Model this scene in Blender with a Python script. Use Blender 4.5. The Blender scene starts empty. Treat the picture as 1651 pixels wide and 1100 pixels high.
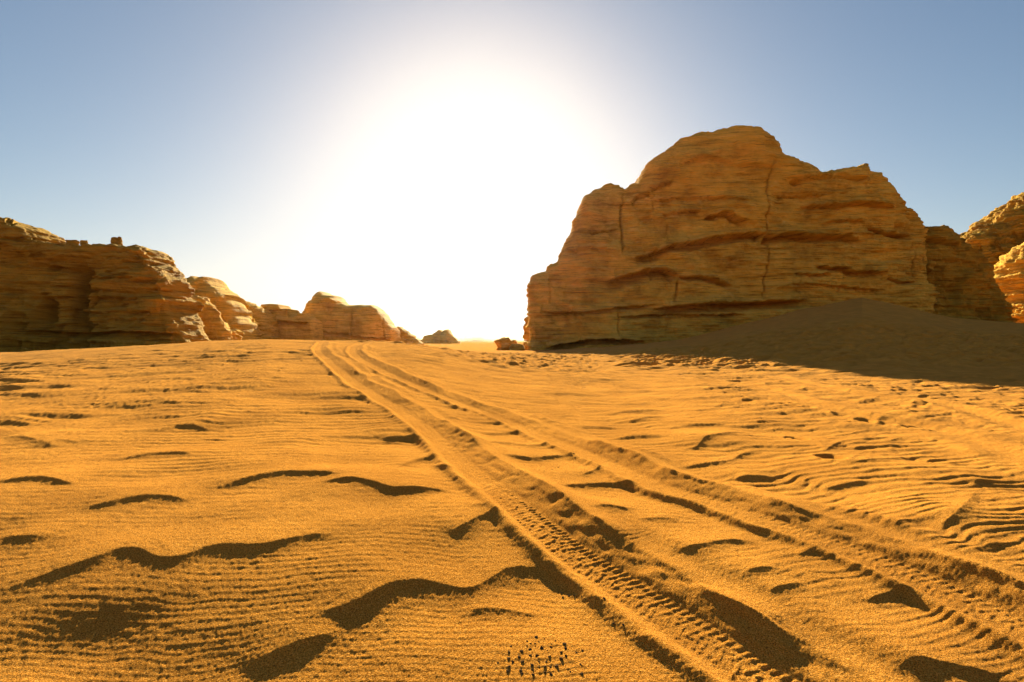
# Desert valley at low back-lit sun: rippled sand, wheel tracks, sandstone outcrops.
import bpy, math, random, time
_T0 = time.time()
import numpy as np
from mathutils import Vector

SC = bpy.context.scene
COL = SC.collection
random.seed(4)
f32 = np.float32

# ------------------------------------------------------------------ photo frame used to survey the place
FPX, CX, CY, CAMH = 825.0, 825.5, 550.0, 1.5
SUN_AZ, SUN_EL = math.radians(-3.6), math.radians(17.8)

# ------------------------------------------------------------------ noise
def _h(ix, iy, iz, seed):
    h = (ix.astype(np.int64) * 374761393 + iy.astype(np.int64) * 668265263
         + iz.astype(np.int64) * 2147483647 + seed * 1274126177) & 0xFFFFFFFF
    h = ((h ^ (h >> 13)) * 1274126177) & 0xFFFFFFFF
    h = ((h ^ (h >> 15)) * 2246822519) & 0xFFFFFFFF
    h = h ^ (h >> 16)
    return (h & 0xFFFF).astype(f32) / f32(32767.5) - f32(1)

def _sm(t):
    return t * t * t * (t * (t * 6 - 15) + 10)

def n2(x, y, seed=0):
    x = np.asarray(x, dtype=np.float64); y = np.asarray(y, dtype=np.float64)
    xi = np.floor(x); yi = np.floor(y)
    fx = _sm(x - xi); fy = _sm(y - yi)
    z = np.zeros_like(xi)
    a = _h(xi, yi, z, seed); b = _h(xi + 1, yi, z, seed)
    c = _h(xi, yi + 1, z, seed); d = _h(xi + 1, yi + 1, z, seed)
    return (a + (b - a) * fx) * (1 - fy) + (c + (d - c) * fx) * fy

def n3(x, y, z, seed=0):
    xi = np.floor(x); yi = np.floor(y); zi = np.floor(z)
    fx = _sm(x - xi); fy = _sm(y - yi); fz = _sm(z - zi)
    r = []
    for k in (0, 1):
        a = _h(xi, yi, zi + k, seed); b = _h(xi + 1, yi, zi + k, seed)
        c = _h(xi, yi + 1, zi + k, seed); d = _h(xi + 1, yi + 1, zi + k, seed)
        r.append((a + (b - a) * fx) * (1 - fy) + (c + (d - c) * fx) * fy)
    return r[0] * (1 - fz) + r[1] * fz

def fbm2(x, y, oct=4, seed=0, gain=0.5):
    s = 0; a = 1.0; f = 1.0
    for k in range(oct):
        s = s + a * n2(x * f + 17.3 * k, y * f - 9.1 * k, seed + k); a *= gain; f *= 2.03
    return s

def fbm3(x, y, z, oct=4, seed=0, gain=0.5):
    s = 0; a = 1.0; f = 1.0
    for k in range(oct):
        s = s + a * n3(x * f + 17.3 * k, y * f - 9.1 * k, z * f + 4.7 * k, seed + k); a *= gain; f *= 2.03
    return s

def sstep(e0, e1, x):
    t = np.clip((x - e0) / (e1 - e0), 0, 1)
    return t * t * (3 - 2 * t)

# ------------------------------------------------------------------ polyline distance field
def smooth_line(p, n=3):
    p = np.asarray(p, float)
    for _ in range(n):
        q = [p[0]]
        for a, b in zip(p[:-1], p[1:]):
            q += [a * .75 + b * .25, a * .25 + b * .75]
        q.append(p[-1]); p = np.array(q)
    return p

def line_field(P, X, Y):
    """signed distance (positive right of the direction of travel), arc position, total length"""
    best = np.full(X.shape, 1e9); sgn = np.ones(X.shape); arc = np.zeros(X.shape)
    cum = 0.0
    for a, b in zip(P[:-1], P[1:]):
        d = b - a; L = math.hypot(*d)
        if L < 1e-6: continue
        t = ((X - a[0]) * d[0] + (Y - a[1]) * d[1]) / (L * L)
        tc = np.clip(t, 0, 1)
        ex = X - (a[0] + tc * d[0]); ey = Y - (a[1] + tc * d[1])
        dist = np.hypot(ex, ey)
        cr = (d[0] * (Y - a[1]) - d[1] * (X - a[0])) / L
        m = dist < best
        best = np.where(m, dist, best); sgn = np.where(m, np.where(cr > 0, -1.0, 1.0), sgn)
        arc = np.where(m, cum + tc * L, arc)
        cum += L
    return best * sgn, arc, cum

def resample(P, step):
    P = np.asarray(P, float)
    seg = np.hypot(*(P[1:] - P[:-1]).T); cum = np.concatenate([[0], np.cumsum(seg)])
    n = max(8, int(cum[-1] / step))
    s = np.linspace(0, cum[-1], n)
    return np.stack([np.interp(s, cum, P[:, 0]), np.interp(s, cum, P[:, 1])], 1)

# ------------------------------------------------------------------ large form of the ground
L_PX = np.array([-900, -600, 0, 100, 200, 340, 430, 540, 640, 700, 760, 850, 950, 1050])
L_ZC = np.array([.4, .55, .60, .90, 1.12, 1.46, 1.57, 1.52, 1.39, 1.12, .72, .32, .1, 0.])
R_PX = np.array([860, 900, 1000, 1100, 1200, 1300, 1390, 1475, 1540, 1651, 1900, 2600])
R_ZC = np.array([0, .05, .75, 1.95, 4.15, 6.25, 7.65, 5.75, 4.4, 3.6, 3.5, 3.0])
R_YC = np.array([75, 75, 75, 74, 72, 71, 70, 66, 62, 58, 56, 56.])

def gbase(X, Y):
    X = np.asarray(X, float); Y = np.asarray(Y, float)
    Ys = np.maximum(Y, .5)
    px = CX + FPX * np.clip(X / Ys, -2.2, 2.2)
    zl = np.interp(px, L_PX, L_ZC)
    Yc = 30.0
    r = np.clip((Y - 2) / (Yc - 2), 0, 1)
    up = .45 * r + .55 * r * r * (3 - 2 * r)
    z = zl * up * (1 - sstep(Yc, Yc + 38, Y))
    zr = np.interp(px, R_PX, R_ZC); yr = np.interp(px, R_PX, R_YC)
    y0 = 21.0
    r2 = np.clip((Y - y0) / (yr - y0), 0, 1)
    z = z + zr * (.35 * r2 ** 1.25 + .65 * r2 ** 1.9) * (1 - .35 * sstep(yr, yr + 30, Y)) * (1 - sstep(110, 220, Y))
    z = z - .17 * sstep(40, 85, Y) + .34 * (sstep(.5, 5.0, Y) - 1)
    w = np.clip(np.hypot(X, Y) / 12, .3, 1)
    z = z + .045 * w * fbm2(X / 3.1, Y / 4.3, 2, 11) + .22 * sstep(25, 70, Y) * fbm2(X / 17, Y / 17, 3, 12) * (1 - .8 * sstep(0, 3, zr))
    z = z + 3.0 * sstep(400, 1500, np.hypot(X, Y)) * fbm2(X / 400, Y / 400, 3, 13) * .5 - 1.5 * sstep(300, 1200, Y)
    return z

_yy = np.concatenate([np.linspace(1.2, 12, 2200), np.geomspace(12.01, 900, 2500)])
def ground_at(px, py):
    u = (px - CX) / FPX; v = (CY - py) / FPX
    d = CAMH + v * _yy - gbase(u * _yy, _yy)
    k = np.argmax(d <= 0)
    if d[k] > 0: k = len(_yy) - 1
    if k > 0:
        t = d[k - 1] / (d[k - 1] - d[k] + 1e-9); yv = _yy[k - 1] + t * (_yy[k] - _yy[k - 1])
    else: yv = _yy[0]
    return np.array([u * yv, yv])

def survey(pts, ox=0, oy=0, sc=1.0):
    return np.array([ground_at(ox + x * sc, oy + y * sc) for x, y in pts])

# ------------------------------------------------------------------ wind drifts, wheel tracks, footprints
A_, B_, C_ = (0, 550, .5), (550, 550, .5), (1100, 550, .5)
DRIFTS = [
 (A_, .048, [(-60,815),(0,812),(60,798),(150,770),(250,738),(330,712),(380,690),(430,684),(460,692),(500,715),(560,722),(610,708),(680,680),(740,674),(830,680),(900,665),(980,645),(1030,638),(1080,645),(1130,665)]),
 (A_, .034, [(230,550),(300,540),(380,522),(450,508),(500,504),(560,508),(625,520)]),
 (A_, .034, [(360,390),(430,376),(500,368),(570,366),(635,374)]),
 (A_, .032, [(470,294),(530,282),(590,270),(640,275),(680,286)]),
 (A_, .030, [(85,247),(170,240),(220,234),(285,242)]),
 (A_, .045, [(-40,312),(0,312),(60,308),(100,318),(150,332),(200,342)]),
 (A_, .030, [(-40,262),(0,262),(50,262),(105,269)]),
 (A_, .045, [(-50,172),(0,172),(60,172),(155,182)]),
 (A_, .035, [(-40,150),(0,150),(90,156)]), (A_, .04, [(-30,122),(60,128),(165,127)]),
 (A_, .03, [(-40,100),(80,101)]), (A_, .05, [(-40,75),(80,74),(165,77)]),
 (A_, .028, [(170,111),(310,108)]), (A_, .02, [(215,64),(285,62)]), (A_, .02, [(155,145),(255,146)]),
 (A_, .042, [(-40,464),(0,462),(60,455),(130,452),(180,460),(245,472)]),
 (A_, .038, [(660,482),(750,464),(810,448),(870,436),(940,432),(1000,436),(1070,438),(1120,446)]),
 (A_, .044, [(1000,476),(1080,458),(1140,456),(1200,468),(1260,490),(1310,486),(1370,482),(1480,482)]),
 (A_, .018, [(-20,640),(80,638),(170,640)]),
 (A_, .026, [(770,1045),(830,1020),(900,995),(960,972),(1040,955),(1110,925)]),
 (B_, .052, [(-150,900),(-70,884),(0,870),(60,850),(120,815),(180,790),(240,780),(300,785),(360,800),(400,810),(440,800),(500,760),(540,735),(600,728),(660,728),(730,716)]),
 (B_, .026, [(370,888),(450,868),(520,870),(580,880),(650,894)]),
 (B_, .038, [(330,640),(400,605),(450,580),(500,562),(560,553)]),
 (B_, .014, [(410,538),(460,545),(510,548)]),
 (B_, .034, [(180,410),(230,385),(280,375),(345,378)]), (B_, .03, [(285,398),(330,415),(395,422)]),
 (B_, .030, [(115,310),(180,312),(255,308)]), (B_, .02, [(410,301),(480,302),(540,298),(615,288)]),
 (B_, .02, [(430,265),(525,268)]), (B_, .026, [(465,338),(540,330),(600,345),(660,342),(720,326)]),
 (B_, .030, [(490,366),(560,382),(620,385),(680,378),(755,374)]),
 (B_, .042, [(680,473),(750,470),(810,462),(870,458),(930,462),(1010,466)]),
 (B_, .034, [(780,555),(840,542),(890,545),(955,553)]),
 (B_, .026, [(725,278),(800,282),(895,283)]), (B_, .026, [(910,268),(980,252),(1065,244)]),
 (B_, .024, [(855,242),(950,228),(1050,223)]), (B_, .026, [(880,318),(960,310),(1055,312)]),
 (B_, .03, [(760,444),(820,425),(875,392)]), (B_, .02, [(950,582),(1020,575),(1105,576)]),
 (B_, .032, [(1000,680),(1060,685),(1110,685),(1160,672),(1230,652),(1290,645),(1365,657)]),
 (C_, .034, [(-40,408),(0,405),(60,398),(130,392),(165,382),(180,365),(210,355),(290,352)]),
 (C_, .028, [(-40,354),(0,350),(50,345),(70,320),(120,312),(170,300),(245,291)]),
 (C_, .024, [(-20,276),(60,275),(155,270)]), (C_, .034, [(160,442),(220,435),(305,440)]),
 (C_, .036, [(525,408),(600,395),(660,388),(710,380),(722,370)]), (C_, .022, [(660,326),(700,312),(740,318),(815,318)]),
 (C_, .026, [(425,345),(460,355),(480,340),(520,320)]), (C_, .02, [(470,306),(540,298),(608,284)]),
 (C_, .05, [(800,612),(860,590),(900,560),(935,520),(945,490)]), (C_, .04, [(935,470),(960,460),(1020,470)]),
 (C_, .026, [(585,850),(640,822),(690,808),(730,812),(765,830)]),
 (C_, .05, [(640,1098),(700,1065),(760,1045),(830,1060),(920,1075),(1050,1085)]),
 (C_, .022, [(450,473),(520,460),(610,451)]), (C_, .03, [(680,615),(720,585),(770,588)]),
 (C_, .035, [(860,343),(960,365),(1020,372),(1070,385),(1110,415)]),
 (C_, .02, [(570,197),(650,182)]), (C_, .02, [(750,200),(815,206)]), (C_, .05, [(665,224),(720,234),(805,254)]),
 (C_, .02, [(355,700),(420,680),(480,671)]), (C_, .02, [(355,184),(445,203)]), (C_, .03, [(880,212),(960,232),(1040,250),(1110,262)]),
 (C_, .025, [(930,690),(990,660),(1060,655)]), (C_, .02, [(260,830),(330,800),(400,790)]), (C_, .02, [(180,770),(260,745),(330,748)]),
]
TRACK_L = [(519,551),(513,558),(511,566),(519,574),(551,602),(602,637),(647,661),(704,707),(747,751),(800,789),(860,839),(900,872),(938,902),(988,931),(1048,974),(1138,1030),(1212,1082),(1300,1140),(1420,1225)]
TRACK_R = [(590,552),(572,557),(566,565),(577,579),(622,602),(683,627),(715,640),(790,668),(850,692),(900,713),(950,735),(1000,756),(1050,779),(1100,796),(1150,808),(1215,833),(1270,851),(1325,869),(1400,897),(1475,928),(1550,963),(1625,1001),(1700,1040),(1800,1095)]
OLD_1 = [(905,588),(990,604),(1100,612),(1220,622),(1280,640),(1330,656),(1390,673),(1460,682),(1530,698),(1600,722),(1660,752)]
OLD_2 = [(1240,600),(1340,628),(1420,640),(1510,648),(1560,662),(1680,700)]
FEET = [(1278,653),(1303,657),(1356,670),(1395,680),(1472,690),(1285,706),(1340,739),(1207,645),(1352,611),(1440,607),(1487,651)]

DRIFT_LINES = [(amp if o is A_ else (min(amp * 1.2, max(amp, .036)) if pts[0][1] < 560 else amp), smooth_line(survey(pts, *o), 2), pts[0][0]) for o, amp, pts in DRIFTS]
FEET_W = [ground_at(*p) for p in FEET]
TL, TR = smooth_line(survey(TRACK_L), 2), smooth_line(survey(TRACK_R), 2)
O1, O2 = smooth_line(survey(OLD_1), 1), smooth_line(survey(OLD_2), 1)

def bump(s, c, w):
    return np.exp(-((s - c) / w) ** 2)

def track_shape(s, l, seed, far):
    """cross-section of a wheel track: flat rut with tread, low left berm, thrown bank on the right"""
    lump = n2(l / 1.5, l * 0 + seed, 40 + seed) * .75 + n2(l / .42, l * 0 + seed, 41 + seed) * .25
    wob = .07 * n2(l / .9, l * 0, 42 + seed) + .02 * n2(l / .25, l * 0, 45 + seed)
    rut = -.020 * (1 - sstep(.10, .21, np.abs(s)))
    left = (.042 + .014 * lump) * bump(s, -.245 + wob * .5, .07)
    hb = np.clip(.074 + (.02 + .075 * sstep(12, 32, far)) * lump, .022, .145)
    c = .41 + wob
    up = np.clip((s - .15) / (c - .15), 0, 1)
    right = hb * np.where(s < c, up ** 1.35, np.exp(-((s - c) / .21) ** 1.5))
    right = np.where(s > 0, right, 0)
    right2 = np.clip(.03 * n2(l / 1.1 + 5, l * 0, 47 + seed) + .016, 0, .06) * bump(s, .74 + wob, .12)
    P = .050
    ph = (l + .35 * np.abs(s)) / P
    tooth = sstep(-.3, .5, np.sin(2 * np.pi * ph))
    edge = bump(np.abs(s), .105, .028)
    mid = bump(np.abs(s - .045 * np.sin(2 * np.pi * l / .11)), .0, .05)
    keep = sstep(-.35, .25, n2(l / .9, l * 0 + 9, 43 + seed))
    tread = (.0085 * edge * tooth * (.4 + .6 * (s > 0)) + .005 * mid * sstep(-.2, .4, np.sin(2 * np.pi * ph + 1.5)) +
             .003 * (1 - sstep(.12, .15, np.abs(s))) * n2(l / .02, s / .02, 44)) * (.35 + .65 * keep)
    crumb = .010 * n2(l / .11, s / .07, 48 + seed) * (bump(s, .30, .14) + .7 * bump(s, -.24, .09))
    return rut + left + right + right2 + crumb + tread * (np.abs(s) < .16)

def build_heights(X, Y):
    z = gbase(X, Y)
    R = np.hypot(X, Y)
    shp = X.shape
    nearm = (Y > .6) & (R < 75)
    x = X[nearm]; y = Y[nearm]; r = R[nearm]
    add = np.zeros(x.shape)
    px = CX + FPX * x / y
    # --- masks from the tracks
    trk = np.zeros(x.shape); calm = np.zeros(x.shape)
    ids = np.zeros(x.shape, int)
    for k, P in enumerate((TL, TR)):
        lo = P.min(0) - 1.6; hi = P.max(0) + 1.6
        m = np.where((x > lo[0]) & (x < hi[0]) & (y > lo[1]) & (y < hi[1]))[0]
        s, l, tot = line_field(P, x[m], y[m])
        s = -s if False else s
        # travel is from far to near, so "right of travel" is picture-left: flip
        s = -s
        ll = tot - l
        fade = sstep(0.0, 1.2, l)
        trk[m] += track_shape(s, ll, k, l) * fade
        calm[m] = np.maximum(calm[m], fade * (1 - sstep(.34, .56, np.abs(s - .20))))
        ids[m] = np.where((np.abs(s) < .19) & (fade > .05), k + 1, ids[m])
    for P, a in ((O1, .05), (O2, .05)):
        s, l, tot = line_field(P, x, y); s = -s
        f = sstep(0, 2, l) * sstep(0, 1.5, tot - l + 1)
        trk += f * (a * bump(s, .4, .22) - .03 * bump(s, 0, .18) + .6 * a * bump(s, -.35, .15)) * (.7 + .4 * n2(l / 1.3, l * 0, 61))
        calm = np.maximum(calm, .8 * f * bump(s, .1, .6))
    # --- drifts
    dr = np.zeros(x.shape); quiet = np.zeros(x.shape)
    for amp, P, sd in DRIFT_LINES:
        mg = .9
        lo = P.min(0) - mg; hi = P.max(0) + mg
        m = np.where((x > lo[0]) & (x < hi[0]) & (y > lo[1]) & (y < hi[1]))[0]
        if not len(m): continue
        tot0 = np.hypot(*(P[1:] - P[:-1]).T).sum()
        e0 = P[0] - P[2]; e1 = P[-1] - P[-3]                        # run the line on past both ends, fading to nothing
        Pe = np.concatenate([[P[0] + e0 / np.hypot(*e0) * 1.2], P, [P[-1] + e1 / np.hypot(*e1) * 1.2]])
        s, l, tot = line_field(Pe, x[m], y[m])
        Q = resample(Pe, (tot0 + 2.4) / (40 + 40 * 2.4 / tot0))
        qi = np.clip((np.linspace(0, tot0 + 2.4, len(Q)) - 1.2) / tot0, 0, 1)
        ti = (sstep(0, .27, qi) * sstep(0, .27, 1 - qi)) ** .9
        num = np.zeros(len(m)); den = np.zeros(len(m)); sc_ = .04 + .16 * np.abs(s)
        for (qx, qy), tv in zip(Q, ti):
            wv = np.exp(-np.maximum(np.hypot(x[m] - qx, y[m] - qy) - np.abs(s), 0) / sc_)
            num += wv * tv; den += wv
        tap = num / np.maximum(den, 1e-9) * (1 - sstep(.5, .85, np.abs(s)))
        dep = max(1.0, (P[:, 1].mean() / 6.0) ** .55)
        A = (.82 if amp > .0445 else .98) * amp * dep
        At = np.maximum(A * tap, .022)
        far = np.exp(-np.abs(s / (.35 + 5 * A)) ** 1.6)
        kd = 3.1 if amp > .0445 or P[:, 1].mean() < 3.1 else (2.5 if P[:, 1].mean() < 4.6 else 1.9)
        near = np.exp(-np.maximum(s, 0) / (kd * At)) * 1.12 - .12 * np.exp(-np.maximum(s, 0) / (.18 + 3 * A))
        h = np.where(s < 0, far, near)
        dr[m] += A * tap * h
        quiet[m] = np.maximum(quiet[m], tap * np.exp(-(s / (2.5 * A + .03)) ** 2))
    # --- ripples
    rightw = sstep(.4, 3.0, x - .25 * (y - 3))
    wn1 = n2(x / .9, y / 1.1, 21); wn2 = n2(x / .42, y / .5, 22); wn3 = n2(x / .2, y / .13, 25)
    ma = .70 + .34 * n2(x / 1.7, y / 2.6, 23) + .22 * n2(x / .5, y / .6, 24)
    ma = np.clip(ma + .42 * n2(x / .34, y / .16, 30) + .25 * n2(x / .8, y / .5, 18), .08, 1.25)
    rip = 0
    for lam0, slope, wob, amp, msk in ((.040, .02, .062, .013 + .022 * sstep(3.5, 8, y), 1 - rightw), (.066, .27, .085, .025 + .012 * sstep(3.5, 8, y), rightw)):
        q = np.maximum(y - slope * x + wob * (y / 3) ** .8 * (wn1 + .5 * wn2 + .2 * wn3), .8)
        t = 2 * np.pi * (2.5 ** 1.5 / lam0) * (-2 * q ** (-.5))
        lam = lam0 * (np.maximum(y, 1) / 2.5) ** 1.5
        wave = np.sin(t + .30 * np.sin(t)) + .30 * np.sin(1.73 * t + 3 * wn2)
        rip = rip + amp * lam * wave * msk
    rip = rip * ma * (1 - sstep(16, 30, y) * .8)
    # irregular secondary ripples on the windy right side
    q2 = y - .30 * x + .17 * n2(x / 1.0, y / .8, 26) + .06 * n2(x / .3, y / .3, 27)
    lam2 = .15 * (np.maximum(y, 1) / 4) ** .8
    rip2 = .018 * lam2 * np.sin(2 * np.pi * q2 / lam2 + .6 * np.sin(2 * np.pi * q2 / lam2)) * rightw * np.clip(.3 + n2(x / 1.3, y / 1.3, 28) * 1.2, 0, 1)
    und = (.040 * n2(x / 1.5, y / .85, 31) + .012 * n2(x / .6, y / .4, 32)) * (1 - .35 * sstep(9, 16, y))
    grain = .0011 * n2(x / .009, y / .016, 33) + .0008 * n2(x / .02, y / .03, 19) + .0011 * n2(x / .05, y / .05, 34) * np.clip(r / 3, .8, 4)
    # crusted, lumpy ground beyond the sand sheet
    crust = sstep(690, 740, px) * (1 - sstep(930, 1000, px)) * sstep(19, 26, y) * (1 - sstep(60, 75, r))
    crust = np.maximum(crust, sstep(520, 600, px) * (1 - sstep(900, 980, px)) * sstep(26, 30, y))
    cr = crust * (.11 * np.maximum(n2(x / .55, y / .8, 35), -.2) + .06 * n2(x / .22, y / .3, 36))
    # rough wind-cut sand in the shade under the big rock
    shade = sstep(940, 1050, px) * sstep(22, 31, y)
    cr = cr + shade * (.17 * n2(x / 1.1, (y - .4 * x) / .5, 37) + .11 * n2(x / .5, (y - .3 * x) / .22, 38)) * (1 - sstep(45, 62, y)) 
    add = dr * (1 - .75 * calm) + (rip + rip2) * (1 - .9 * calm) * (1 - .8 * quiet) + und * (1 - .9 * calm) + grain + cr + trk
    for g in FEET_W:
        dx = (x - g[0]) / .11; dy = (y - g[1]) / .17
        d2 = dx * dx + dy * dy
        add += np.where(d2 < 16, -.075 * np.exp(-d2 ** 1.5) + .018 * np.exp(-(np.sqrt(d2) - 1.5) ** 2 / .15), 0)
    edge = 1 - sstep(60, 75, r)
    z = z.copy()
    z[nearm] += add * edge
    tid = np.zeros(shp, int); tid[nearm] = ids
    return z, tid

# ------------------------------------------------------------------ materials
def mat(name):
    m = bpy.data.materials.new(name); m.use_nodes = True
    nt = m.node_tree; nt.nodes.clear()
    return m, nt, nt.nodes, nt.links

def N(nodes, t, **kw):
    n = nodes.new(t)
    for k, v in kw.items():
        if k in n.inputs: n.inputs[k].default_value = v
        else: setattr(n, k, v)
    return n

def ramp(nodes, stops):
    r = nodes.new('ShaderNodeValToRGB')
    e = r.color_ramp.elements
    while len(e) > 1: e.remove(e[-1])
    e[0].position, e[0].color = stops[0][0], (*stops[0][1], 1)
    for p, c in stops[1:]:
        k = e.new(p); k.color = (*c, 1)
    return r

def sand_material():
    m, nt, nd, lk = mat('wind_blown_sand')
    out = N(nd, 'ShaderNodeOutputMaterial'); bs = N(nd, 'ShaderNodeBsdfPrincipled')
    lk.new(bs.outputs[0], out.inputs[0])
    geo = N(nd, 'ShaderNodeNewGeometry')
    n1 = N(nd, 'ShaderNodeTexNoise', Scale=150.0, Detail=2.0, Roughness=.7); lk.new(geo.outputs['Position'], n1.inputs['Vector'])
    n0 = N(nd, 'ShaderNodeTexNoise', Scale=.9, Detail=4.0, Roughness=.6); lk.new(geo.outputs['Position'], n0.inputs['Vector'])
    r1 = ramp(nd, [(.34, (.17, .048, .004)), (.46, (.56, .20, .020)), (.56, (.72, .272, .032)), (.70, (.98, .47, .11))])
    lk.new(n1.outputs[0], r1.inputs[0])
    r0 = ramp(nd, [(.35, (.86, .82, .76)), (.65, (1.08, 1.07, 1.04))]); lk.new(n0.outputs[0], r0.inputs[0])
    mx = N(nd, 'ShaderNodeMix', data_type='RGBA', blend_type='MULTIPLY'); mx.inputs[0].default_value = 1
    lk.new(r1.outputs[0], mx.inputs[6]); lk.new(r0.outputs[0], mx.inputs[7])
    lk.new(mx.outputs[2], bs.inputs['Base Color'])
    bs.inputs['Roughness'].default_value = .75
    bs.inputs['Specular IOR Level'].default_value = 0
    bs.inputs['Sheen Weight'].default_value = .06; bs.inputs['Sheen Roughness'].default_value = .45; bs.inputs['Sheen Tint'].default_value = (1, .78, .5, 1)
    nb = N(nd, 'ShaderNodeTexNoise', Scale=110.0, Detail=3.0, Roughness=.75); lk.new(geo.outputs['Position'], nb.inputs['Vector'])
    bp = N(nd, 'ShaderNodeBump', Strength=1.0, Distance=.015); lk.new(nb.outputs[0], bp.inputs['Height'])
    nc = N(nd, 'ShaderNodeTexNoise', Scale=14.0, Detail=3.0, Roughness=.65); lk.new(geo.outputs['Position'], nc.inputs['Vector'])
    b2 = N(nd, 'ShaderNodeBump', Strength=.16, Distance=.02); lk.new(nc.outputs[0], b2.inputs['Height']); lk.new(bp.outputs[0], b2.inputs['Normal'])
    lk.new(b2.outputs[0], bs.inputs['Normal'])
    return m

def rock_material(name, tint=(1, 1, 1), bumpd=.4, scale=1.0):
    m, nt, nd, lk = mat(name)
    out = N(nd, 'ShaderNodeOutputMaterial'); bs = N(nd, 'ShaderNodeBsdfPrincipled')
    lk.new(bs.outputs[0], out.inputs[0])
    geo = N(nd, 'ShaderNodeNewGeometry')
    mp = N(nd, 'ShaderNodeMapping'); mp.inputs['Scale'].default_value = (.14 * scale, .14 * scale, 2.2 * scale); mp.inputs['Rotation'].default_value = (0, math.radians(2.5), 0)
    lk.new(geo.outputs['Position'], mp.inputs['Vector'])
    ns = N(nd, 'ShaderNodeTexNoise', Scale=1.0, Detail=6.0, Roughness=.62); lk.new(mp.outputs[0], ns.inputs['Vector'])
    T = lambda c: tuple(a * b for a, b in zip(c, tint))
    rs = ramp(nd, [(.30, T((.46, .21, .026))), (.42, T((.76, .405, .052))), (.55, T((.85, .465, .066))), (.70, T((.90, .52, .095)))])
    lk.new(ns.outputs[0], rs.inputs[0])
    nl = N(nd, 'ShaderNodeTexNoise', Scale=.22 * scale, Detail=7.0, Roughness=.65); lk.new(geo.outputs['Position'], nl.inputs['Vector'])
    rl = ramp(nd, [(.32, (.62, .52, .44)), (.5, (1, 1, 1)), (.68, (1.15, 1.12, 1.05))]); lk.new(nl.outputs[0], rl.inputs[0])
    mx = N(nd, 'ShaderNodeMix', data_type='RGBA', blend_type='MULTIPLY'); mx.inputs[0].default_value = .85
    lk.new(rs.outputs[0], mx.inputs[6]); lk.new(rl.outputs[0], mx.inputs[7])
    mp3 = N(nd, 'ShaderNodeMapping'); mp3.inputs['Scale'].default_value = (.30 * scale, .30 * scale, 7.0 * scale); mp3.inputs['Rotation'].default_value = (0, math.radians(1.5), 0)
    lk.new(geo.outputs['Position'], mp3.inputs['Vector'])
    nf_ = N(nd, 'ShaderNodeTexNoise', Scale=1.0, Detail=5.0, Roughness=.7); lk.new(mp3.outputs[0], nf_.inputs['Vector'])
    rf = ramp(nd, [(.36, (.58, .50, .44)), (.47, (.97, .96, .95)), (.60, (1.08, 1.07, 1.05))]); lk.new(nf_.outputs[0], rf.inputs[0])
    m3 = N(nd, 'ShaderNodeMix', data_type='RGBA', blend_type='MULTIPLY'); m3.inputs[0].default_value = .9
    lk.new(mx.outputs[2], m3.inputs[6]); lk.new(rf.outputs[0], m3.inputs[7])
    lk.new(m3.outputs[2], bs.inputs['Base Color'])
    bs.inputs['Roughness'].default_value = .9; bs.inputs['Specular IOR Level'].default_value = .05
    mp2 = N(nd, 'ShaderNodeMapping'); mp2.inputs['Scale'].default_value = (.9 * scale, .9 * scale, 4.0 * scale); mp2.inputs['Rotation'].default_value = (0, math.radians(2.0), 0)
    lk.new(geo.outputs['Position'], mp2.inputs['Vector'])
    n2_ = N(nd, 'ShaderNodeTexNoise', Scale=1.0, Detail=5.0, Roughness=.65); lk.new(mp2.outputs[0], n2_.inputs['Vector'])
    n3_ = N(nd, 'ShaderNodeTexNoise', Scale=2.6 * scale, Detail=6.0, Roughness=.7); lk.new(geo.outputs['Position'], n3_.inputs['Vector'])
    ad = N(nd, 'ShaderNodeMath', operation='ADD'); lk.new(n2_.outputs[0], ad.inputs[0]); lk.new(n3_.outputs[0], ad.inputs[1])
    bp = N(nd, 'ShaderNodeBump', Strength=1.0, Distance=bumpd); lk.new(ad.outputs[0], bp.inputs['Height'])
    lk.new(bp.outputs[0], bs.inputs['Normal'])
    return m

def clod_material():
    m, nt, nd, lk = mat('dark_clod')
    out = N(nd, 'ShaderNodeOutputMaterial'); bs = N(nd, 'ShaderNodeBsdfPrincipled'); lk.new(bs.outputs[0], out.inputs[0])
    geo = N(nd, 'ShaderNodeNewGeometry')
    n1 = N(nd, 'ShaderNodeTexNoise', Scale=160.0, Detail=3.0); lk.new(geo.outputs['Position'], n1.inputs['Vector'])
    r1 = ramp(nd, [(.35, (.045, .024, .012)), (.65, (.10, .055, .028))]); lk.new(n1.outputs[0], r1.inputs[0])
    lk.new(r1.outputs[0], bs.inputs['Base Color']); bs.inputs['Roughness'].default_value = 1
    bs.inputs['Specular IOR Level'].default_value = 0
    return m

# ------------------------------------------------------------------ mesh helpers
def mesh_np(name, V, F, material, smooth=True):
    me = bpy.data.meshes.new(name)
    nv, nf = len(V), len(F)
    k = F.shape[1]
    me.vertices.add(nv); me.vertices.foreach_set('co', np.ascontiguousarray(V, dtype=f32).ravel())
    me.loops.add(nf * k); me.loops.foreach_set('vertex_index', np.ascontiguousarray(F, dtype=np.int32).ravel())
    me.polygons.add(nf); me.polygons.foreach_set('loop_start', np.arange(0, nf * k, k, dtype=np.int32))
    me.polygons.foreach_set('use_smooth', np.full(nf, smooth, dtype=bool))
    me.update(calc_edges=True)
    me.materials.append(material)
    ob = bpy.data.objects.new(name, me); COL.objects.link(ob)
    return ob

def tag(o, label=None, cat=None, group=None, kind=None):
    if label: o['label'] = label
    if cat: o['category'] = cat
    if group: o['group'] = group
    if kind: o['kind'] = kind
    return o

def grid_faces(nr, nc):
    i = np.arange(nr - 1)[:, None] * nc + np.arange(nc - 1)[None, :]
    return np.stack([i, i + 1, i + nc + 1, i + nc], -1).reshape(-1, 4)

SAND = sand_material()

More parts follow.
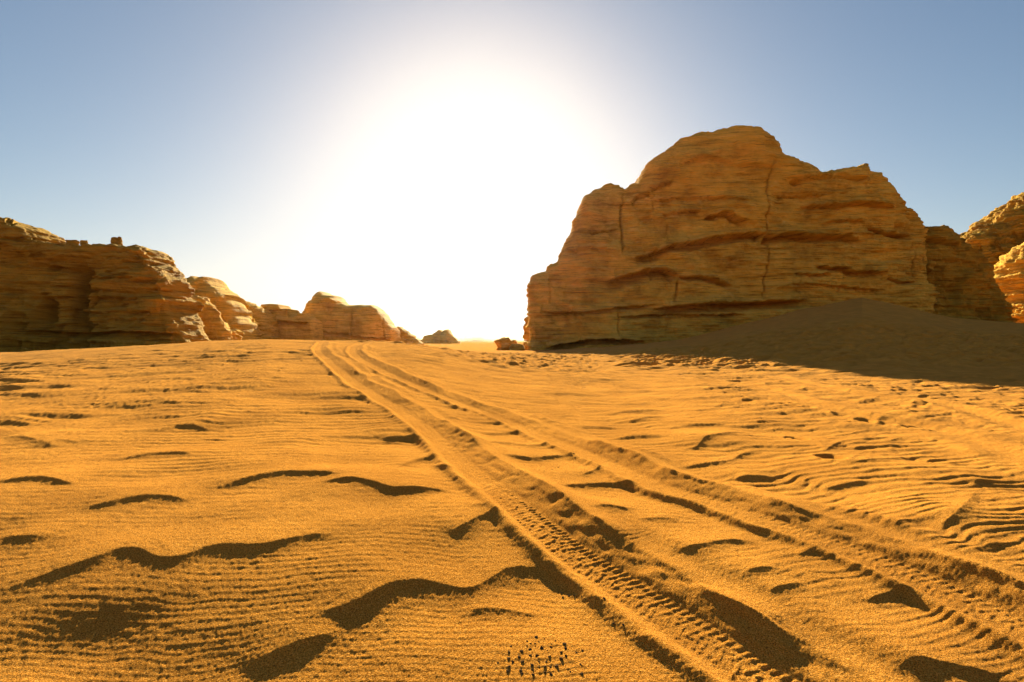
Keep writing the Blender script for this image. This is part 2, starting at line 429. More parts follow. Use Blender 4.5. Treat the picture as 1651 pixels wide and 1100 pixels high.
# ------------------------------------------------------------------ the ground, one polar sheet out to the horizon
def build_ground():
    dense = np.radians(np.arange(-53, 53.001, .078))
    left = np.radians(np.arange(-180, -53.2, 2.2)); right = -left[::-1]
    th = np.concatenate([left, dense, right])
    inv = np.arange(1 / 1.75, 1 / 72, -.6 / 768)
    r1 = 1 / inv; r1 = r1[r1 < 15]
    rr = np.concatenate([[.05], np.linspace(.4, 1.7, 9), r1, np.arange(r1[-1] + .18, 72, .19), np.geomspace(72.3, 7000, 150)])
    TH, RR = np.meshgrid(th, rr)
    X = RR * np.sin(TH); Y = RR * np.cos(TH)
    Z, tid = build_heights(X, Y)
    nr, nc = X.shape
    V = np.stack([X, Y, Z], -1)
    # one shared set of vertex normals, so the track strips meet the sand without a seam
    du = np.empty_like(V); dv = np.empty_like(V)
    du[:, 1:-1] = V[:, 2:] - V[:, :-2]; du[:, 0] = V[:, 1] - V[:, 0]; du[:, -1] = V[:, -1] - V[:, -2]
    dv[1:-1] = V[2:] - V[:-2]; dv[0] = V[1] - V[0]; dv[-1] = V[-1] - V[-2]
    Nn = np.cross(du, dv); Nn /= np.linalg.norm(Nn, axis=-1, keepdims=True) + 1e-12
    Nn = np.where(Nn[..., 2:3] < 0, -Nn, Nn)
    V = V.reshape(-1, 3); Nn = Nn.reshape(-1, 3)
    F = grid_faces(nr, nc)
    ft = tid.reshape(-1)[F].min(1)
    for k, name in enumerate(('sand', 'wheel_track', 'wheel_track')):
        Fk = F[ft == k]
        used = np.unique(Fk)
        remap = np.zeros(len(V), np.int64); remap[used] = np.arange(len(used))
        o = mesh_np(name, V[used], remap[Fk], SAND)
        o.data.normals_split_custom_set_from_vertices(Nn[used].astype(f32))
        tag(o, ('wide sheet of wind rippled golden sand', 'left wheel track pressed into the sand', 'right wheel track pressed into the sand')[k], None, None, 'structure')
build_ground(); print("ground", time.time() - _T0)

# ------------------------------------------------------------------ sandstone outcrops
def bed(z, x, y, th, wid, seed, L):
    k = np.floor(z / th); f = z / th - k
    a = n3(x / L, y / L, k * 7.31 + .5, seed)
    b = n3(x / L, y / L, (k + 1) * 7.31 + .5, seed)
    return a + (b - a) * sstep(1 - wid, 1, f)

def outcrop(name, sil, D, tf, tb, material, label, wp=.35, cat='rock formation', group=None, nf=4.0, zb=-1.6, step=1.3, seed=1,
            big=(8, .9), beds=((2.4, .80), (.85, .42), (.28, .15)), gully=(0, 4), ledges=(), cracks=(), caves=(), dip=.03, lean=0.0, rough=.12, bk=1.0, cd_=.45, base_flare=0.0, top_noise=.0):
    P = resample(sil, step)
    if top_noise:
        P[:, 1] += top_noise * fbm2(P[:, 0] / 9, P[:, 0] * 0 + seed, 3, seed)
    kx = (P[:, 0] - CX) / FPX; kz = (CY - P[:, 1]) / FPX
    x0 = kx * D; zt = CAMH + kz * D
    H = np.maximum(zt - zb, .05); Hm = H.max()
    wsc = (H / Hm) ** wp
    px_per_m = FPX / D
    nfr = max(14, int(Hm * px_per_m / step * 1.15)); ntop = max(8, int((tf + tb) * px_per_m * .12 / step)); nbk = max(10, nfr // 3)
    # superelliptic arch: front foot -> crest -> back foot
    th_f = np.linspace(0, 1, nfr); th_b = np.linspace(1, 2, nbk)[1:]
    t = np.concatenate([th_f, th_b]) * (np.pi / 2)
    c = np.cos(t); s = np.sin(t)
    cc = np.sign(c) * np.abs(c) ** (2 / nf); ss = np.abs(s) ** (2 / nf)
    # even spacing along the arch
    fine_t = np.linspace(0, np.pi, 4000)
    fc = np.sign(np.cos(fine_t)) * np.abs(np.cos(fine_t)) ** (2 / nf); fs = np.abs(np.sin(fine_t)) ** (2 / nf)
    wt = np.where(fc > 0, tf, tb)
    ds = np.hypot(np.diff(fc) * wt[1:], np.diff(fs) * Hm) * np.where(fc[1:] > -.15, 1, .35)
    cum = np.concatenate([[0], np.cumsum(ds)]); nt_ = nfr + ntop + nbk
    tt = np.interp(np.linspace(0, cum[-1], nt_), cum, fine_t)
    cc = np.sign(np.cos(tt)) * np.abs(np.cos(tt)) ** (2 / nf); ss = np.abs(np.sin(tt)) ** (2 / nf)
    d = np.where(cc > 0, -cc * tf, -cc * tb)[None, :] * wsc[:, None]
    h = ss[None, :] * np.ones((len(P), 1))
    d = d - base_flare * (1 - h) ** 2 * (cc > 0)[None, :] + lean * h * H[:, None]
    Yv = D + d
    Zv = zb + h * H[:, None]
    # the skyline seen from the surveyed spot is the crest of the section
    lim = kz[:, None] * Yv + CAMH
    over = (Zv - zb) / np.maximum(lim - zb, .05)
    fac = np.where(h > .5, over, 1).max(1)
    fac = np.clip(fac, 1, 1.25)
    Zv = zb + (Zv - zb) / fac[:, None]
    Xv = kx[:, None] * D * np.ones_like(Yv)
    V = np.stack([Xv, Yv, Zv], -1)
    du = np.gradient(V, axis=0); dv = np.gradient(V, axis=1)
    Nn = np.cross(du, dv); ln = np.linalg.norm(Nn, axis=-1, keepdims=True)
    Nn = Nn / np.maximum(ln, 1e-9)
    # outward = away from the core
    core = np.stack([Xv.mean() + 0 * Xv, D + 0 * Yv, zb + .3 * (Zv - zb)], -1)
    ref = np.stack([0 * Xv, Yv - D, (Zv - zb) * .4], -1)
    fl = np.sign((Nn * ref).sum(-1, keepdims=True)); fl[fl == 0] = 1
    Nn = Nn * fl
    x, y, z = V[..., 0], V[..., 1], V[..., 2]
    zz = z + dip * x + .35 * n2(x / 9, y / 9, seed + 90)
    disp = big[1] * fbm3(x / big[0], y / big[0], z / (big[0] * .8), 4, seed, .5) * (1 - .65 * sstep(.82, .98, h))
    em = .65 + .6 * n3(x / 7, y / 7, z / 5, seed + 70)
    for k, (tk, a) in enumerate(beds):
        disp = disp + a * bed(zz, x, y, tk, .13, seed + 5 + k, tk * 3.2 + .8) * np.clip(em, .25, 1.3)
    disp = disp + rough * fbm3(x / 1.3, y / 1.3, z / .7, 4, seed + 33, .6)
    for tk, wd, a in ((2.1, 5.0, .38), (.8, 2.2, .22)):      # jointed blocks within the beds
        k_ = np.floor(zz / tk); fz = zz / tk - k_
        xo = (x + .6 * n2(x / 2, z / 2, seed + 61)) / wd + 7.7 * _h(k_, k_ * 0, k_ * 0, seed + 60)
        xi_ = np.floor(xo); fx_ = xo - xi_
        v0 = _h(xi_, k_, k_ * 0, seed + 62); v1 = _h(xi_ + 1, k_, k_ * 0, seed + 62)
        disp = disp + a * bk * (v0 + (v1 - v0) * sstep(.9, 1, fx_)) * sstep(0, .12, fz) * sstep(1, .88, fz)
    if gully[0]:
        g = n3(x / gully[1], y / gully[1], z / (gully[1] * 4), seed + 44)
        disp = disp - gully[0] * np.maximum(0, 1 - np.abs(g) / .35) * (.4 + .6 * (1 - h)) 
    U = CX + FPX * x / y; W = CY - FPX * (z - CAMH) / y
    front = sstep(.25, -.25, d / max(tf, .1) + 0)
    mpp = D / FPX
    for pts, dm, ln_ in ledges:
        Pl = smooth_line(pts, 2)
        lo = Pl.min(0) - [6, 10]; hi = Pl.max(0) + [6, ln_ * 3.2]
        m = (U > lo[0]) & (U < hi[0]) & (W > lo[1]) & (W < hi[1]) & (front > .05)
        if not m.any(): continue
        jx = 1.6 * n2(U[m] / 5, W[m] / 40, seed + 3)
        s_, l_, tot = line_field(Pl, U[m], W[m] + jx)
        tap = sstep(0, .16, l_ / tot) * sstep(0, .16, 1 - l_ / tot)
        s_ = -s_; dm = dm * 2.8
        rec = np.where(s_ > 0, sstep(0, 1.3, s_) * np.maximum(0, 1 - s_ / (ln_ * 1.7)), 0)
        lip = np.where(s_ <= 0, np.exp(-(s_ / (ln_ * .6 + 2)) ** 2), 0)
        disp[m] += tap * (-dm * rec + .28 * dm * lip) * front[m]
    for pts, dm, wd in cracks:
        Pl = smooth_line(pts, 1)
        lo = Pl.min(0) - 6 * wd; hi = Pl.max(0) + 6 * wd
        m = (U > lo[0]) & (U < hi[0]) & (W > lo[1]) & (W < hi[1])
        if not m.any(): continue
        jx = .8 * n2(U[m] / 30, W[m] / 5, seed + 4) + .5 * np.sign(n2(W[m] * 0, W[m] / 11, seed + 14))
        s_, l_, tot = line_field(Pl, U[m] + jx, W[m])
        tap = sstep(0, .12, l_ / tot) * sstep(0, .12, 1 - l_ / tot)
        disp[m] += -dm * tap * np.exp(-(s_ / wd) ** 2) * front[m]
    for cxp, cyp, rx, ry, dm in caves:
        e = ((U - cxp) / rx) ** 2 + ((W - cyp) / ry) ** 2
        disp += -dm * np.exp(-e ** 2.5) * front
    disp = disp * (1 - cd_ * sstep(.86, 1, h))
    damp = sstep(0, .10, h) * .8 + .2
    V = V + Nn * (disp * damp)[..., None]
    n_u, n_t = V.shape[:2]
    F = grid_faces(n_u, n_t)[:, ::-1]
    o = mesh_np(name, V.reshape(-1, 3), F, material)
    tag(o, label, cat, group or 'wind cut sandstone outcrops round the valley')
    return o

def Z(pts, ox, oy, s): return [(ox + a / s, oy + b / s) for a, b in pts]
z3 = lambda p: Z(p, 840, 190, 2.683)
z4 = lambda p: Z(p, 1230, 190, 2.444)

ROCK = rock_material('ochre_sandstone')
ROCK_FAR = rock_material('far_sandstone', (1, 1, 1), .3, .6)
ROCK_SHADED = rock_material('shaded_sandstone', (.60, .58, .48))  # same sandstone tinted darker: shade on these rocks put into the base colour
ROCK_RED = rock_material('reddish_sandstone', (1.0, .84, .74), .08, 2.0)

BIG = [(854,580),(855,563),(857,518),(855,458),(856,449),(862,442),(881,439),(888,428),(900,423),(905,408),(916,384),(928,354),(939,324),(944,315),(959,306),(982,299),(993,301),(1004,309),(1015,300),(1019,298),(1026,298),(1034,283),(1045,261),(1064,242),(1082,229),(1112,218),(1138,214),(1175,207),(1194,204),(1216,206),(1235,218),(1246,227),(1252,244),(1263,251),(1283,264),(1308,272),(1314,278),(1336,274),(1361,268),(1385,263),(1387,272),(1406,281),(1418,290),(1430,309),(1443,325),(1450,336),(1464,346),(1463,366),(1452,420),(1438,520),(1434,580)]
BL = [
 (z3([(420,625),(500,603),(560,588),(640,556),(750,535),(850,515),(950,495),(1060,500)]) + z4([(0,465),(100,456),(200,466),(330,460),(350,474),(430,494)]), 1.5, 9),
 (z3([(60,838),(200,842),(300,838),(420,818),(500,812),(600,808)]), .8, 4),
 (z3([(560,826),(700,805),(800,800),(1000,795)]) + z4([(0,722),(120,720),(190,716)]), 2.0, 9),
 (z3([(400,862),(600,846),(800,850),(1000,845)]), .8, 4),
 (z3([(360,706),(450,682),(520,660),(600,650),(660,665),(690,690)]), 1.7, 11),
 (z3([(670,690),(760,680),(840,700),(930,722)]), 1.1, 5),
 (z3([(90,1008),(150,978),(250,966),(350,952),(450,960),(540,968)]), 1.8, 6),
 (z3([(550,302),(600,285),(660,268)]), .7, 4), (z3([(470,360),(520,325),(560,318)]), .7, 5),
 (z3([(680,205),(760,180),(830,172),(930,186)]), .45, 4), (z3([(800,425),(890,405),(925,437),(980,447)]), 1.0, 6),
 (z3([(250,500),(330,492),(420,480)]), .5, 4), (z3([(200,590),(300,560),(400,575)]), .4, 4),
 (z3([(600,420),(700,400),(800,392)]), .5, 4), (z3([(560,355),(700,330),(850,335),(1000,370)]), .4, 4),
 (z4([(150,340),(250,346),(350,335),(470,345),(545,350)]), .9, 5), (z4([(100,245),(200,232),(300,212),(440,225)]), .8, 6),
 (z4([(420,428),(500,455),(590,465)]), .9, 5), (z4([(190,585),(280,590),(350,610),(480,610)]), .9, 5),
 (z4([(100,612),(180,622),(260,612)]), .6, 4), (z4([(240,412),(320,402),(400,410)]), .5, 4), (z4([(480,630),(540,650),(600,640)]), .6, 4),
 (z4([(60,300),(160,296),(260,300)]), .4, 3), (z4([(60,660),(200,655),(350,668),(500,680)]), .5, 3),
]
BC = [
 (z3([(1105,150),(1085,240),(1070,300),(1062,430),(1070,580),(1055,700),(1048,800)]), 1.1, 1.1),
 (z3([(445,320),(440,370),(440,500),(430,600)]), 1.2, 1.6), (z3([(425,820),(415,960)]), .7, 1.1),
 (z3([(130,660),(125,810)]), .5, 1.0), (z3([(570,340),(572,400)]), .4, .9), (z3([(680,690),(668,800)]), .9, 1.6),
 (z3([(635,450),(630,560)]), .4, .9), (z4([(130,640),(128,720)]), .4, .9), (z4([(330,390),(335,450)]), .4, .9), (z4([(590,480),(592,640)]), .5, 1.2),
]
BV = [(945,350,4,2.5,1.2),(1040,353,8,5,.8),(1010,405,8,6,.8),(1075,330,10,3,.6),(985,462,20,9,1.2)]
outcrop('rock_formation', BIG, 94, 5, 16, ROCK, 'tall broad layered sandstone outcrop with stepped top, the biggest rock in the valley',
        nf=4.2, step=.85, seed=3, big=(10, 1.3), ledges=BL, cracks=BC, caves=BV, dip=.02, rough=.24)

def extra(seed, n, x0, x1, y0, y1):
    rg = random.Random(seed); a = []
    for _ in range(n):
        cx_, cy_, hw = rg.uniform(x0, x1), rg.uniform(y0, y1), rg.uniform(8, 46)
        sl = rg.uniform(-.10, .10)
        a.append(([(cx_ + t * hw, cy_ + t * hw * sl + rg.uniform(-2.2, 2.2)) for t in (-1, -.6, -.2, .2, .6, 1)], rg.uniform(.14, .42), rg.uniform(1.8, 4.5)))
    return a
def joints(seed, n, x0, x1, y0, y1):
    rg = random.Random(seed); a = []
    for _ in range(n):
        cx_, cy_, hh = rg.uniform(x0, x1), rg.uniform(y0, y1), rg.uniform(7, 30)
        a.append(([(cx_ + rg.uniform(-2.5, 2.5), cy_ + t * hh) for t in (-1, -.4, .2, 1)], rg.uniform(.25, .6), rg.uniform(.7, 1.1)))
    return a
BL += extra(5, 70, 880, 1470, 235, 540); BC += joints(6, 26, 880, 1470, 260, 530)
R2 = [(1438,560),(1444,420),(1452,374),(1480,368),(1506,366),(1526,372),(1545,384),(1562,400),(1578,415),(1592,436),(1606,462),(1618,490),(1626,515),(1632,560)]
outcrop('rock_formation', R2, 98, 4, 12, ROCK_SHADED, 'dark sloping outcrop joined to the right end of the tallest rock',
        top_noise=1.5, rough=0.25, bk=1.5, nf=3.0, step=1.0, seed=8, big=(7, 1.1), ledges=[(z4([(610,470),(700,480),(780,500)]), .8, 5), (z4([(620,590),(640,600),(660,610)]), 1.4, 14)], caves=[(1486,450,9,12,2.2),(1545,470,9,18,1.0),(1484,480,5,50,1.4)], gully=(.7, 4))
R3 = [(1540,560),(1545,400),(1553,377),(1578,372),(1582,363),(1590,362),(1602,360),(1605,351),(1612,343),(1619,339),(1633,331),(1637,322),(1651,316),(1675,300),(1720,280),(1790,260),(1850,300),(1880,560)]
outcrop('rock_formation', R3, 132, 10, 20, ROCK_SHADED, 'high broken crag with golden lit buttresses rising behind at the right edge',
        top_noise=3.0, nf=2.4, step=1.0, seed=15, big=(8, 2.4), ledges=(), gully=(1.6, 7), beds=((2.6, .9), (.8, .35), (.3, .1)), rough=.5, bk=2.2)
R4 = [(1621,570),(1622,470),(1625,440),(1630,420),(1640,408),(1652,394),(1680,380),(1730,385),(1760,570)]
outcrop('rock_formation', R4, 112, 8, 10, ROCK, 'low rounded knobbly golden crag in front of the high crag',
        nf=2.6, step=1.0, seed=18, big=(5, 1.5), gully=(.6, 3), rough=.5, bk=1.8)

L1 = [(-260,575),(-250,350),(-150,338),(-60,348),(0,355),(22,355),(41,360),(48,364),(65,369),(70,375),(71,383),(82,385),(95,390),(109,394),(134,398),(153,398),(175,396),(207,395),(218,399),(237,398),(248,402),(256,411),(259,422),(265,429),(273,440),(281,451),(284,462),(286,490),(294,514),(306,530),(318,546),(322,575)]
LL = [(Z([(0,150),(120,150),(240,180)],0,320,3.667), .4, 3), (Z([(0,235),(150,232),(300,250),(420,290)],0,320,3.667), .5, 4),
      (Z([(560,300),(700,290),(900,345)],0,320,3.667), .5, 4), (Z([(240,400),(330,385),(420,420)],0,320,3.667), .6, 6),
      (Z([(0,770),(200,775),(420,790),(800,780),(1100,800)],0,320,3.667), .8, 6), (Z([(0,840),(300,850),(700,850)],0,320,3.667), .7, 4),
      (Z([(700,370),(850,360),(945,385)],0,320,3.667), .4, 4)]
LL += extra(15, 40, 0, 270, 400, 545); 
outcrop('rock_formation', L1, 80, 4, 5.5, ROCK_SHADED, 'long shaded flat-topped cliff at the left edge with a deep dark hollow',
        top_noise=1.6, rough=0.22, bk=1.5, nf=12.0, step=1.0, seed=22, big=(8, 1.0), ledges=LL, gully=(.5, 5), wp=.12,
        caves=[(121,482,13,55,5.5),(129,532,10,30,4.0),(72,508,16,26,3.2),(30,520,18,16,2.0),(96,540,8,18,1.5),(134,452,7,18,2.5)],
        cracks=[(Z([(540,540),(510,780)],0,320,3.667), 1.0, 2.2)])
L1b = [(262,575),(270,500),(276,470),(284,459),(300,473),(311,478),(327,476),(335,489),(352,505),(357,516),(367,533),(372,575)]
outcrop('rock_formation', L1b, 96, 6, 9, ROCK, 'slanting golden buttress at the sunlit end of the long left cliff',
        top_noise=2.6, nf=1.9, step=.9, seed=25, big=(5, 1.3), gully=(1.0, 4), rough=.25)
L2 = [(262,575),(268,452),(278,443),(289,444),(300,448),(311,447),(322,447),(329,451),(336,449),(339,446),(343,447),(346,454),(357,465),(366,471),(374,473),(375,482),(384,492),(388,508),(398,522),(404,575)]
outcrop('rock_formation', L2, 124, 10, 12, ROCK, 'stepped sandstone ridge with a small pointed cap behind the golden buttress',
        cd_=.9, top_noise=2.2, rough=0.28, bk=1.5, nf=3.0, step=.9, seed=28, big=(7, 1.1), gully=(.9, 5))
L3 = [(352,575),(358,500),(366,486),(377,484),(398,488),(413,490),(421,495),(424,501),(430,511),(436,530),(440,575)]
outcrop('rock_formation', L3, 140, 10, 12, ROCK, 'smooth pale hump of rock left of the two small blocky towers',
        top_noise=1.6, rough=0.25, bk=1.5, nf=2.4, step=.9, seed=31, big=(7, 1.1), gully=(.9, 6))
L4 = [(414,575),(418,515),(426,510),(427,491),(440,490),(453,491),(456,498),(468,498),(470,510),(483,509),(484,505),(494,505),(497,511),(506,516),(512,575)]
outcrop('rock_formation', L4, 150, 3, 8, ROCK_FAR, 'low pale ridge carrying two square blocky towers',
        cd_=.85, rough=.10, bk=.3, nf=8.0, step=.6, seed=34, wp=.25, big=(6, .3), beds=((1.7, .2), (.55, .1)), ledges=[([(426,500),(440,499),(456,500)], .5, 2), ([(420,515),(450,517),(500,520)], .9, 4)])
L5 = [(470,575),(478,540),(490,518),(497,507),(507,494),(513,485),(515,481),(519,479),(521,472),(525,470),(531,475),(545,476),(548,481),(551,485),(553,489),(560,490),(574,492),(590,491),(604,491),(613,497),(622,510),(631,522),(637,528),(641,550),(642,575)]
outcrop('rock_formation', L5, 175, 13, 14, ROCK_FAR, 'pale sunstruck butte with a peaked cap and a rounded right shoulder',
        cd_=.9, top_noise=0.8, rough=0.2, bk=1.5, nf=3.6, step=.8, seed=37, big=(10, .35), beds=((2.2, .35), (.7, .18)), cracks=[([(566,498),(565,547)], 1.4, 1.2), ([(617,508),(620,549)], 1.4, 1.2), ([(540,515),(541,548)], .8, 1.5)],
        ledges=[([(512,487),(530,485),(552,489)], 1.0, 3), ([(500,532),(540,537),(600,545),(640,546)], .7, 3)])
L6 = [(626,575),(632,532),(636,528),(646,526),(656,534),(668,543),(680,552),(688,575)]
outcrop('rock_formation', L6, 190, 9, 11, ROCK_FAR, 'low pale spur sloping down from the right of the peaked butte',
        top_noise=1.0, rough=0.2, bk=1.5, nf=2.2, step=.7, seed=40, big=(9, .8), beds=((2.2, .4), (.7, .15)))
L7 = [(676,575),(681,552),(689,543),(701,538),(708,532),(712,532),(714,535),(719,531),(723,531),(727,537),(737,547),(742,556),(746,575)]
outcrop('rock_formation', L7, 330, 14, 16, ROCK_FAR, 'small hazy butte with two tiny horns standing alone on the plain',
        cd_=.9, nf=2.2, step=.6, seed=43, big=(14, 1.3), beds=((3.2, .6), (1.1, .25)))

# boulders on the left cliff top, and the pair lying before the big rock
def blob(name, c, r, material, label, cat, seed, sq=(1, 1, 1), amp=.25, sub=48, flat=None, group=None):
    u = np.linspace(0, 2 * np.pi, sub * 2 + 1); v = np.linspace(0, np.pi, sub)
    U, W = np.meshgrid(u, v)
    d = np.stack([np.sin(W) * np.cos(U), np.sin(W) * np.sin(U), np.cos(W)], -1)
    d = np.sign(d) * np.abs(d) ** .75
    k = 1 + amp * fbm3(d[..., 0] * 1.6 + seed, d[..., 1] * 1.6, d[..., 2] * 1.9, 4, seed)
    k = k + .05 * bed(d[..., 2] * 2 + 9, d[..., 0], d[..., 1], .35, .25, seed, 2.0)
    V = d * k[..., None] * np.array(sq) * r
    F = grid_faces(*U.shape)
    o = mesh_np(name, V.reshape(-1, 3), F[:, ::-1], material)
    o.location = c
    tag(o, label, cat, group or 'loose boulders')
    return o

def world(px, py, D): return Vector(((px - CX) / FPX * D, D, CAMH + (CY - py) / FPX * D))
blob('boulder', world(189, 391, 79), .75, ROCK_SHADED, 'dark upright knob of rock balanced on the flat top of the left cliff', 'boulder', 3, (.85, .8, .95), .3)
blob('boulder', world(136, 392, 79), .6, ROCK_SHADED, 'small overhanging stone on the left cliff top, left of the upright knob', 'boulder', 5, (.7, .7, .75), .3)
blob('boulder', world(117, 391, 79.5), .75, ROCK_SHADED, 'low flat slab lying on the left cliff top', 'boulder', 7, (1.15, .8, .5), .25)
def gz(px, D): return float(gbase(np.array([(px - CX) / FPX * D]), np.array([D]))[0])
b = blob('boulder', Vector(((817 - CX) / FPX * 92, 92, gz(817, 92) + .75)), 1.75, ROCK_RED, 'reddish jagged boulder on the plain left of the biggest rock', 'boulder', 9, (1.0, .9, .75), .32)
b = blob('boulder', Vector(((833 - CX) / FPX * 89, 89, gz(833, 89) + .35)), 1.3, ROCK, 'low rounded tan boulder resting against the reddish boulder', 'boulder', 12, (1.05, .8, .58), .2)

# far hills on the horizon
def hills():
    th = np.radians(np.linspace(-14, 10, 400)); dep = np.linspace(0, 1, 24)
    T, Dp = np.meshgrid(th, dep)
    R = 3600 + 1500 * Dp
    px = CX + FPX * np.tan(T)
    top = np.interp(px, [500, 600, 640, 668, 690, 740, 774, 800, 852, 900, 960, 1000], [0, 4, 9, 11, 7, 9, 12, 8, 7, 5, 2, 0])
    h = top * 3600 / FPX + 2.5 * fbm2(px / 9, px * 0, 3, 77)
    Zz = -6 + np.maximum(h, 0) * np.sin(np.clip(Dp * 1.3, 0, 1) * np.pi) ** .6 * 1.25 + 3 * fbm2(px / 4, Dp * 6, 3, 78) * np.sin(Dp * np.pi)
    V = np.stack([R * np.sin(T), R * np.cos(T), Zz], -1)
    o = mesh_np('hills', V.reshape(-1, 3), grid_faces(*T.shape)[:, ::-1], ROCK_FAR)
    tag(o, 'low pale hills on the horizon', None, None, 'structure')
hills(); print("rocks", time.time() - _T0)

# ------------------------------------------------------------------ dark clods on the sand
CLOD = clod_material()
def clod_mesh(seed):
    u = np.linspace(0, 2 * np.pi, 15); v = np.linspace(0, np.pi, 9)
    U, W = np.meshgrid(u, v)
    d = np.stack([np.sin(W) * np.cos(U), np.sin(W) * np.sin(U), np.cos(W)], -1)
    d = np.sign(d) * np.abs(d) ** .8
    k = 1 + .38 * n3(d[..., 0] * 1.3 + seed * 3.7, d[..., 1] * 1.3, d[..., 2] * 1.3, seed)
    V = (d * k[..., None] * np.array([1, .9, 1.0])).reshape(-1, 3)
    o = mesh_np('clod', V, grid_faces(*U.shape)[:, ::-1], CLOD, False)
    me = o.data; bpy.data.objects.remove(o)
    return me
CM = [clod_mesh(s) for s in range(7)]
def drop(px, py, dia_px, label, group, dz=0.0):
    g = ground_at(px, py)
    x, y = np.array([g[0]]), np.array([g[1]])
    z = float(build_heights(x, y)[0][0])
    dist = math.hypot(g[0], g[1])
    r = dia_px / 2 * g[1] / FPX
    o = bpy.data.objects.new('clod', random.choice(CM)); COL.objects.link(o)
    o.location = (g[0], g[1], z + r * .05)
    o.rotation_euler = (random.uniform(-.4, .4), random.uniform(-.4, .4), random.uniform(0, 6.28))
    s = r * random.uniform(.78, 1.0); o.scale = (s, s, s * random.uniform(.26, .40))
    tag(o, label, 'clod', group)
CL1 = [(870,40,7),(1005,72,3),(725,122,4),(915,122,3),(780,168,3.5),(853,165,4),(1195,110,4),(1345,150,7.5),(1125,170,3),(455,215,4),(718,208,3),(860,215,2.5),(965,255,8),(1120,230,5),(1365,240,7),(770,280,6),(1060,292,3),(1545,305,5.5),(1640,262,4),(420,325,6),(627,318,6),(1290,325,6),(775,380,5),(890,395,6),(1090,395,6),(1370,390,5),(1290,435,7.5),(415,435,6),(590,410,6),(640,490,7),(485,505,6.5),(237,515,4.5),(915,490,4.5),(1040,490,4),(805,560,6.5),(1020,575,6),(1108,568,4.5),(1210,560,7.5),(930,582,3),(1610,530,4.5),(420,585,7),(395,660,7),(620,650,6),(810,640,5),(1020,670,5),(1630,690,6),(1120,710,6),(820,715,6),(1440,660,4),(640,700,5)]
for a, b_, s in CL1:
    drop(780 + a / 10.32, 1030 + b_ / 10.32, s, 'small dark clod of sand in the dense scatter at the bottom edge of the picture', 'dark clods scattered at the bottom edge')
CL2 = [(710,800,5),(735,812,6),(715,815,4),(752,816,4),(848,848,5),(878,918,5),(910,930,5),(776,826,3)]
for a, b_, s in CL2:
    drop(550 + a / 2, 550 + b_ / 2, s, 'small dark clod beside the steep lower flank of the near wheel track', 'dark clods beside the near wheel track')
CL3 = [(700,410,3),(690,412,2.5),(680,420,2.5),(580,430,2.5),(590,405,2),(745,380,3),(755,385,3),(750,377,2.5),(575,350,2.5),(640,425,2),(665,415,2),(655,428,2.5),(705,405,2.5)]
for a, b_, s in CL3:
    drop(550 + a / 2, 550 + b_ / 2, s, 'tiny dark clod on the sand between the two wheel tracks', 'tiny clods between the wheel tracks')

# ------------------------------------------------------------------ air
def haze():
    x, y0, y1, z0, z1 = 7400, -7400, 7400, -30, 75
    V = np.array([(sx * x, sy, sz) for sz in (z0, z1) for sx, sy in ((-1, y0), (1, y0), (1, y1), (-1, y1))], float)
    F = np.array([(0, 3, 2, 1), (4, 5, 6, 7), (0, 1, 5, 4), (1, 2, 6, 5), (2, 3, 7, 6), (3, 0, 4, 7)])
    m, nt, nd, lk = mat('dusty_air')
    out = N(nd, 'ShaderNodeOutputMaterial'); pv = N(nd, 'ShaderNodeVolumePrincipled')
    pv.inputs['Color'].default_value = (1, .93, .84, 1); pv.inputs['Density'].default_value = HAZE; pv.inputs['Anisotropy'].default_value = HAZE_G
    lk.new(pv.outputs[0], out.inputs['Volume'])
    o = mesh_np('haze', V, F, m, False)
    tag(o, 'dusty air between the rocks and over the plain', None, None, 'stuff')
HAZE, HAZE_G = .000014, .75
haze()

# ------------------------------------------------------------------ sun, sky, camera
S = Vector((math.sin(SUN_AZ) * math.cos(SUN_EL), math.cos(SUN_AZ) * math.cos(SUN_EL), math.sin(SUN_EL)))
ld = bpy.data.lights.new('sun', 'SUN'); ld.energy = 5.0; ld.angle = math.radians(.5); ld.color = (1, .97, .68)
lo = bpy.data.objects.new('sun', ld); COL.objects.link(lo); lo.rotation_euler = S.to_track_quat('Z', 'Y').to_euler(); lo.location = (0, 0, 60)

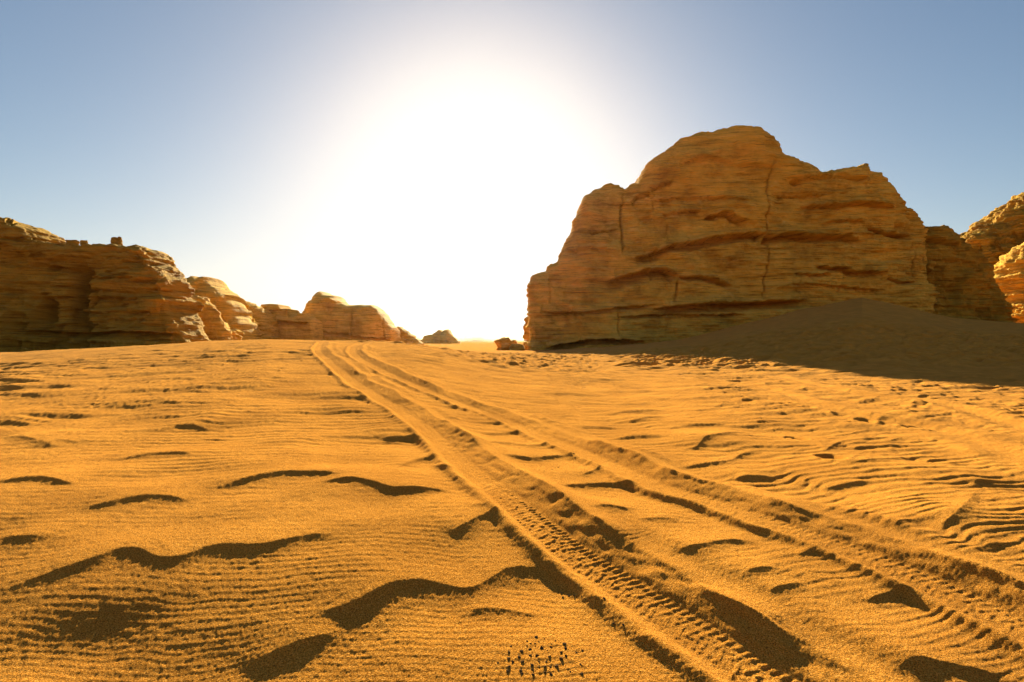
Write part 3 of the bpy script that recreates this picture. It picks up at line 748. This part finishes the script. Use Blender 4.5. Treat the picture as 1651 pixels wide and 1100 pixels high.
w = bpy.data.worlds.new('World'); SC.world = w; w.use_nodes = True
nt = w.node_tree; nt.nodes.clear()
out = nt.nodes.new('ShaderNodeOutputWorld'); bg = nt.nodes.new('ShaderNodeBackground'); sky = nt.nodes.new('ShaderNodeTexSky')
sky.sky_type = 'NISHITA'; sky.sun_disc = False; sky.sun_elevation = SUN_EL; sky.sun_rotation = SUN_AZ
sky.air_density = 1.0; sky.dust_density = 1.0; sky.ozone_density = 1.0; sky.altitude = 300
bg.inputs[1].default_value = .05
sp = nt.nodes.new('ShaderNodeSeparateColor'); cb = nt.nodes.new('ShaderNodeCombineColor')
nt.links.new(sky.outputs[0], sp.inputs[0])
def mth(op, a, b):
    m_ = nt.nodes.new('ShaderNodeMath'); m_.operation = op
    for q_, v_ in enumerate((a, b)):
        if isinstance(v_, float): m_.inputs[q_].default_value = v_
        else: nt.links.new(v_, m_.inputs[q_])
    return m_.outputs[0]
for k, (g, wh) in enumerate(((1.10, 9.0), (1.02, 9.5), (.93, 9.9))):     # dusty desert sky: deeper blue away from the sun, soft shoulder round it
    v = mth('POWER', mth('DIVIDE', sp.outputs[k], wh), g)
    sh = mth('POWER', mth('ADD', mth('POWER', mth('DIVIDE', v, 1.08), 4.0), 1.0), -.25)
    nt.links.new(mth('MULTIPLY', mth('MULTIPLY', v, sh), 5.9), cb.inputs[k])
nt.links.new(cb.outputs[0], bg.inputs[0])
nt.links.new(bg.outputs[0], out.inputs[0])

cd = bpy.data.cameras.new('camera'); cam = bpy.data.objects.new('camera', cd); COL.objects.link(cam)
cd.sensor_width = 36; cd.lens = 36 * FPX / 1651; cd.clip_start = .05; cd.clip_end = 30000
cam.location = (0, 0, CAMH); cam.rotation_euler = (math.radians(90), 0, 0)
SC.camera = cam

DENOISE = True
SC.render.engine = 'CYCLES'
c = SC.cycles
c.use_denoising = DENOISE; c.max_bounces = 8; c.diffuse_bounces = 4; c.volume_bounces = 1
vs = SC.view_settings
vs.view_transform = 'Standard'; vs.look = 'None'; vs.gamma = 1; vs.use_curve_mapping = False
vs.exposure = 1.82

print('script', time.time() - _T0)
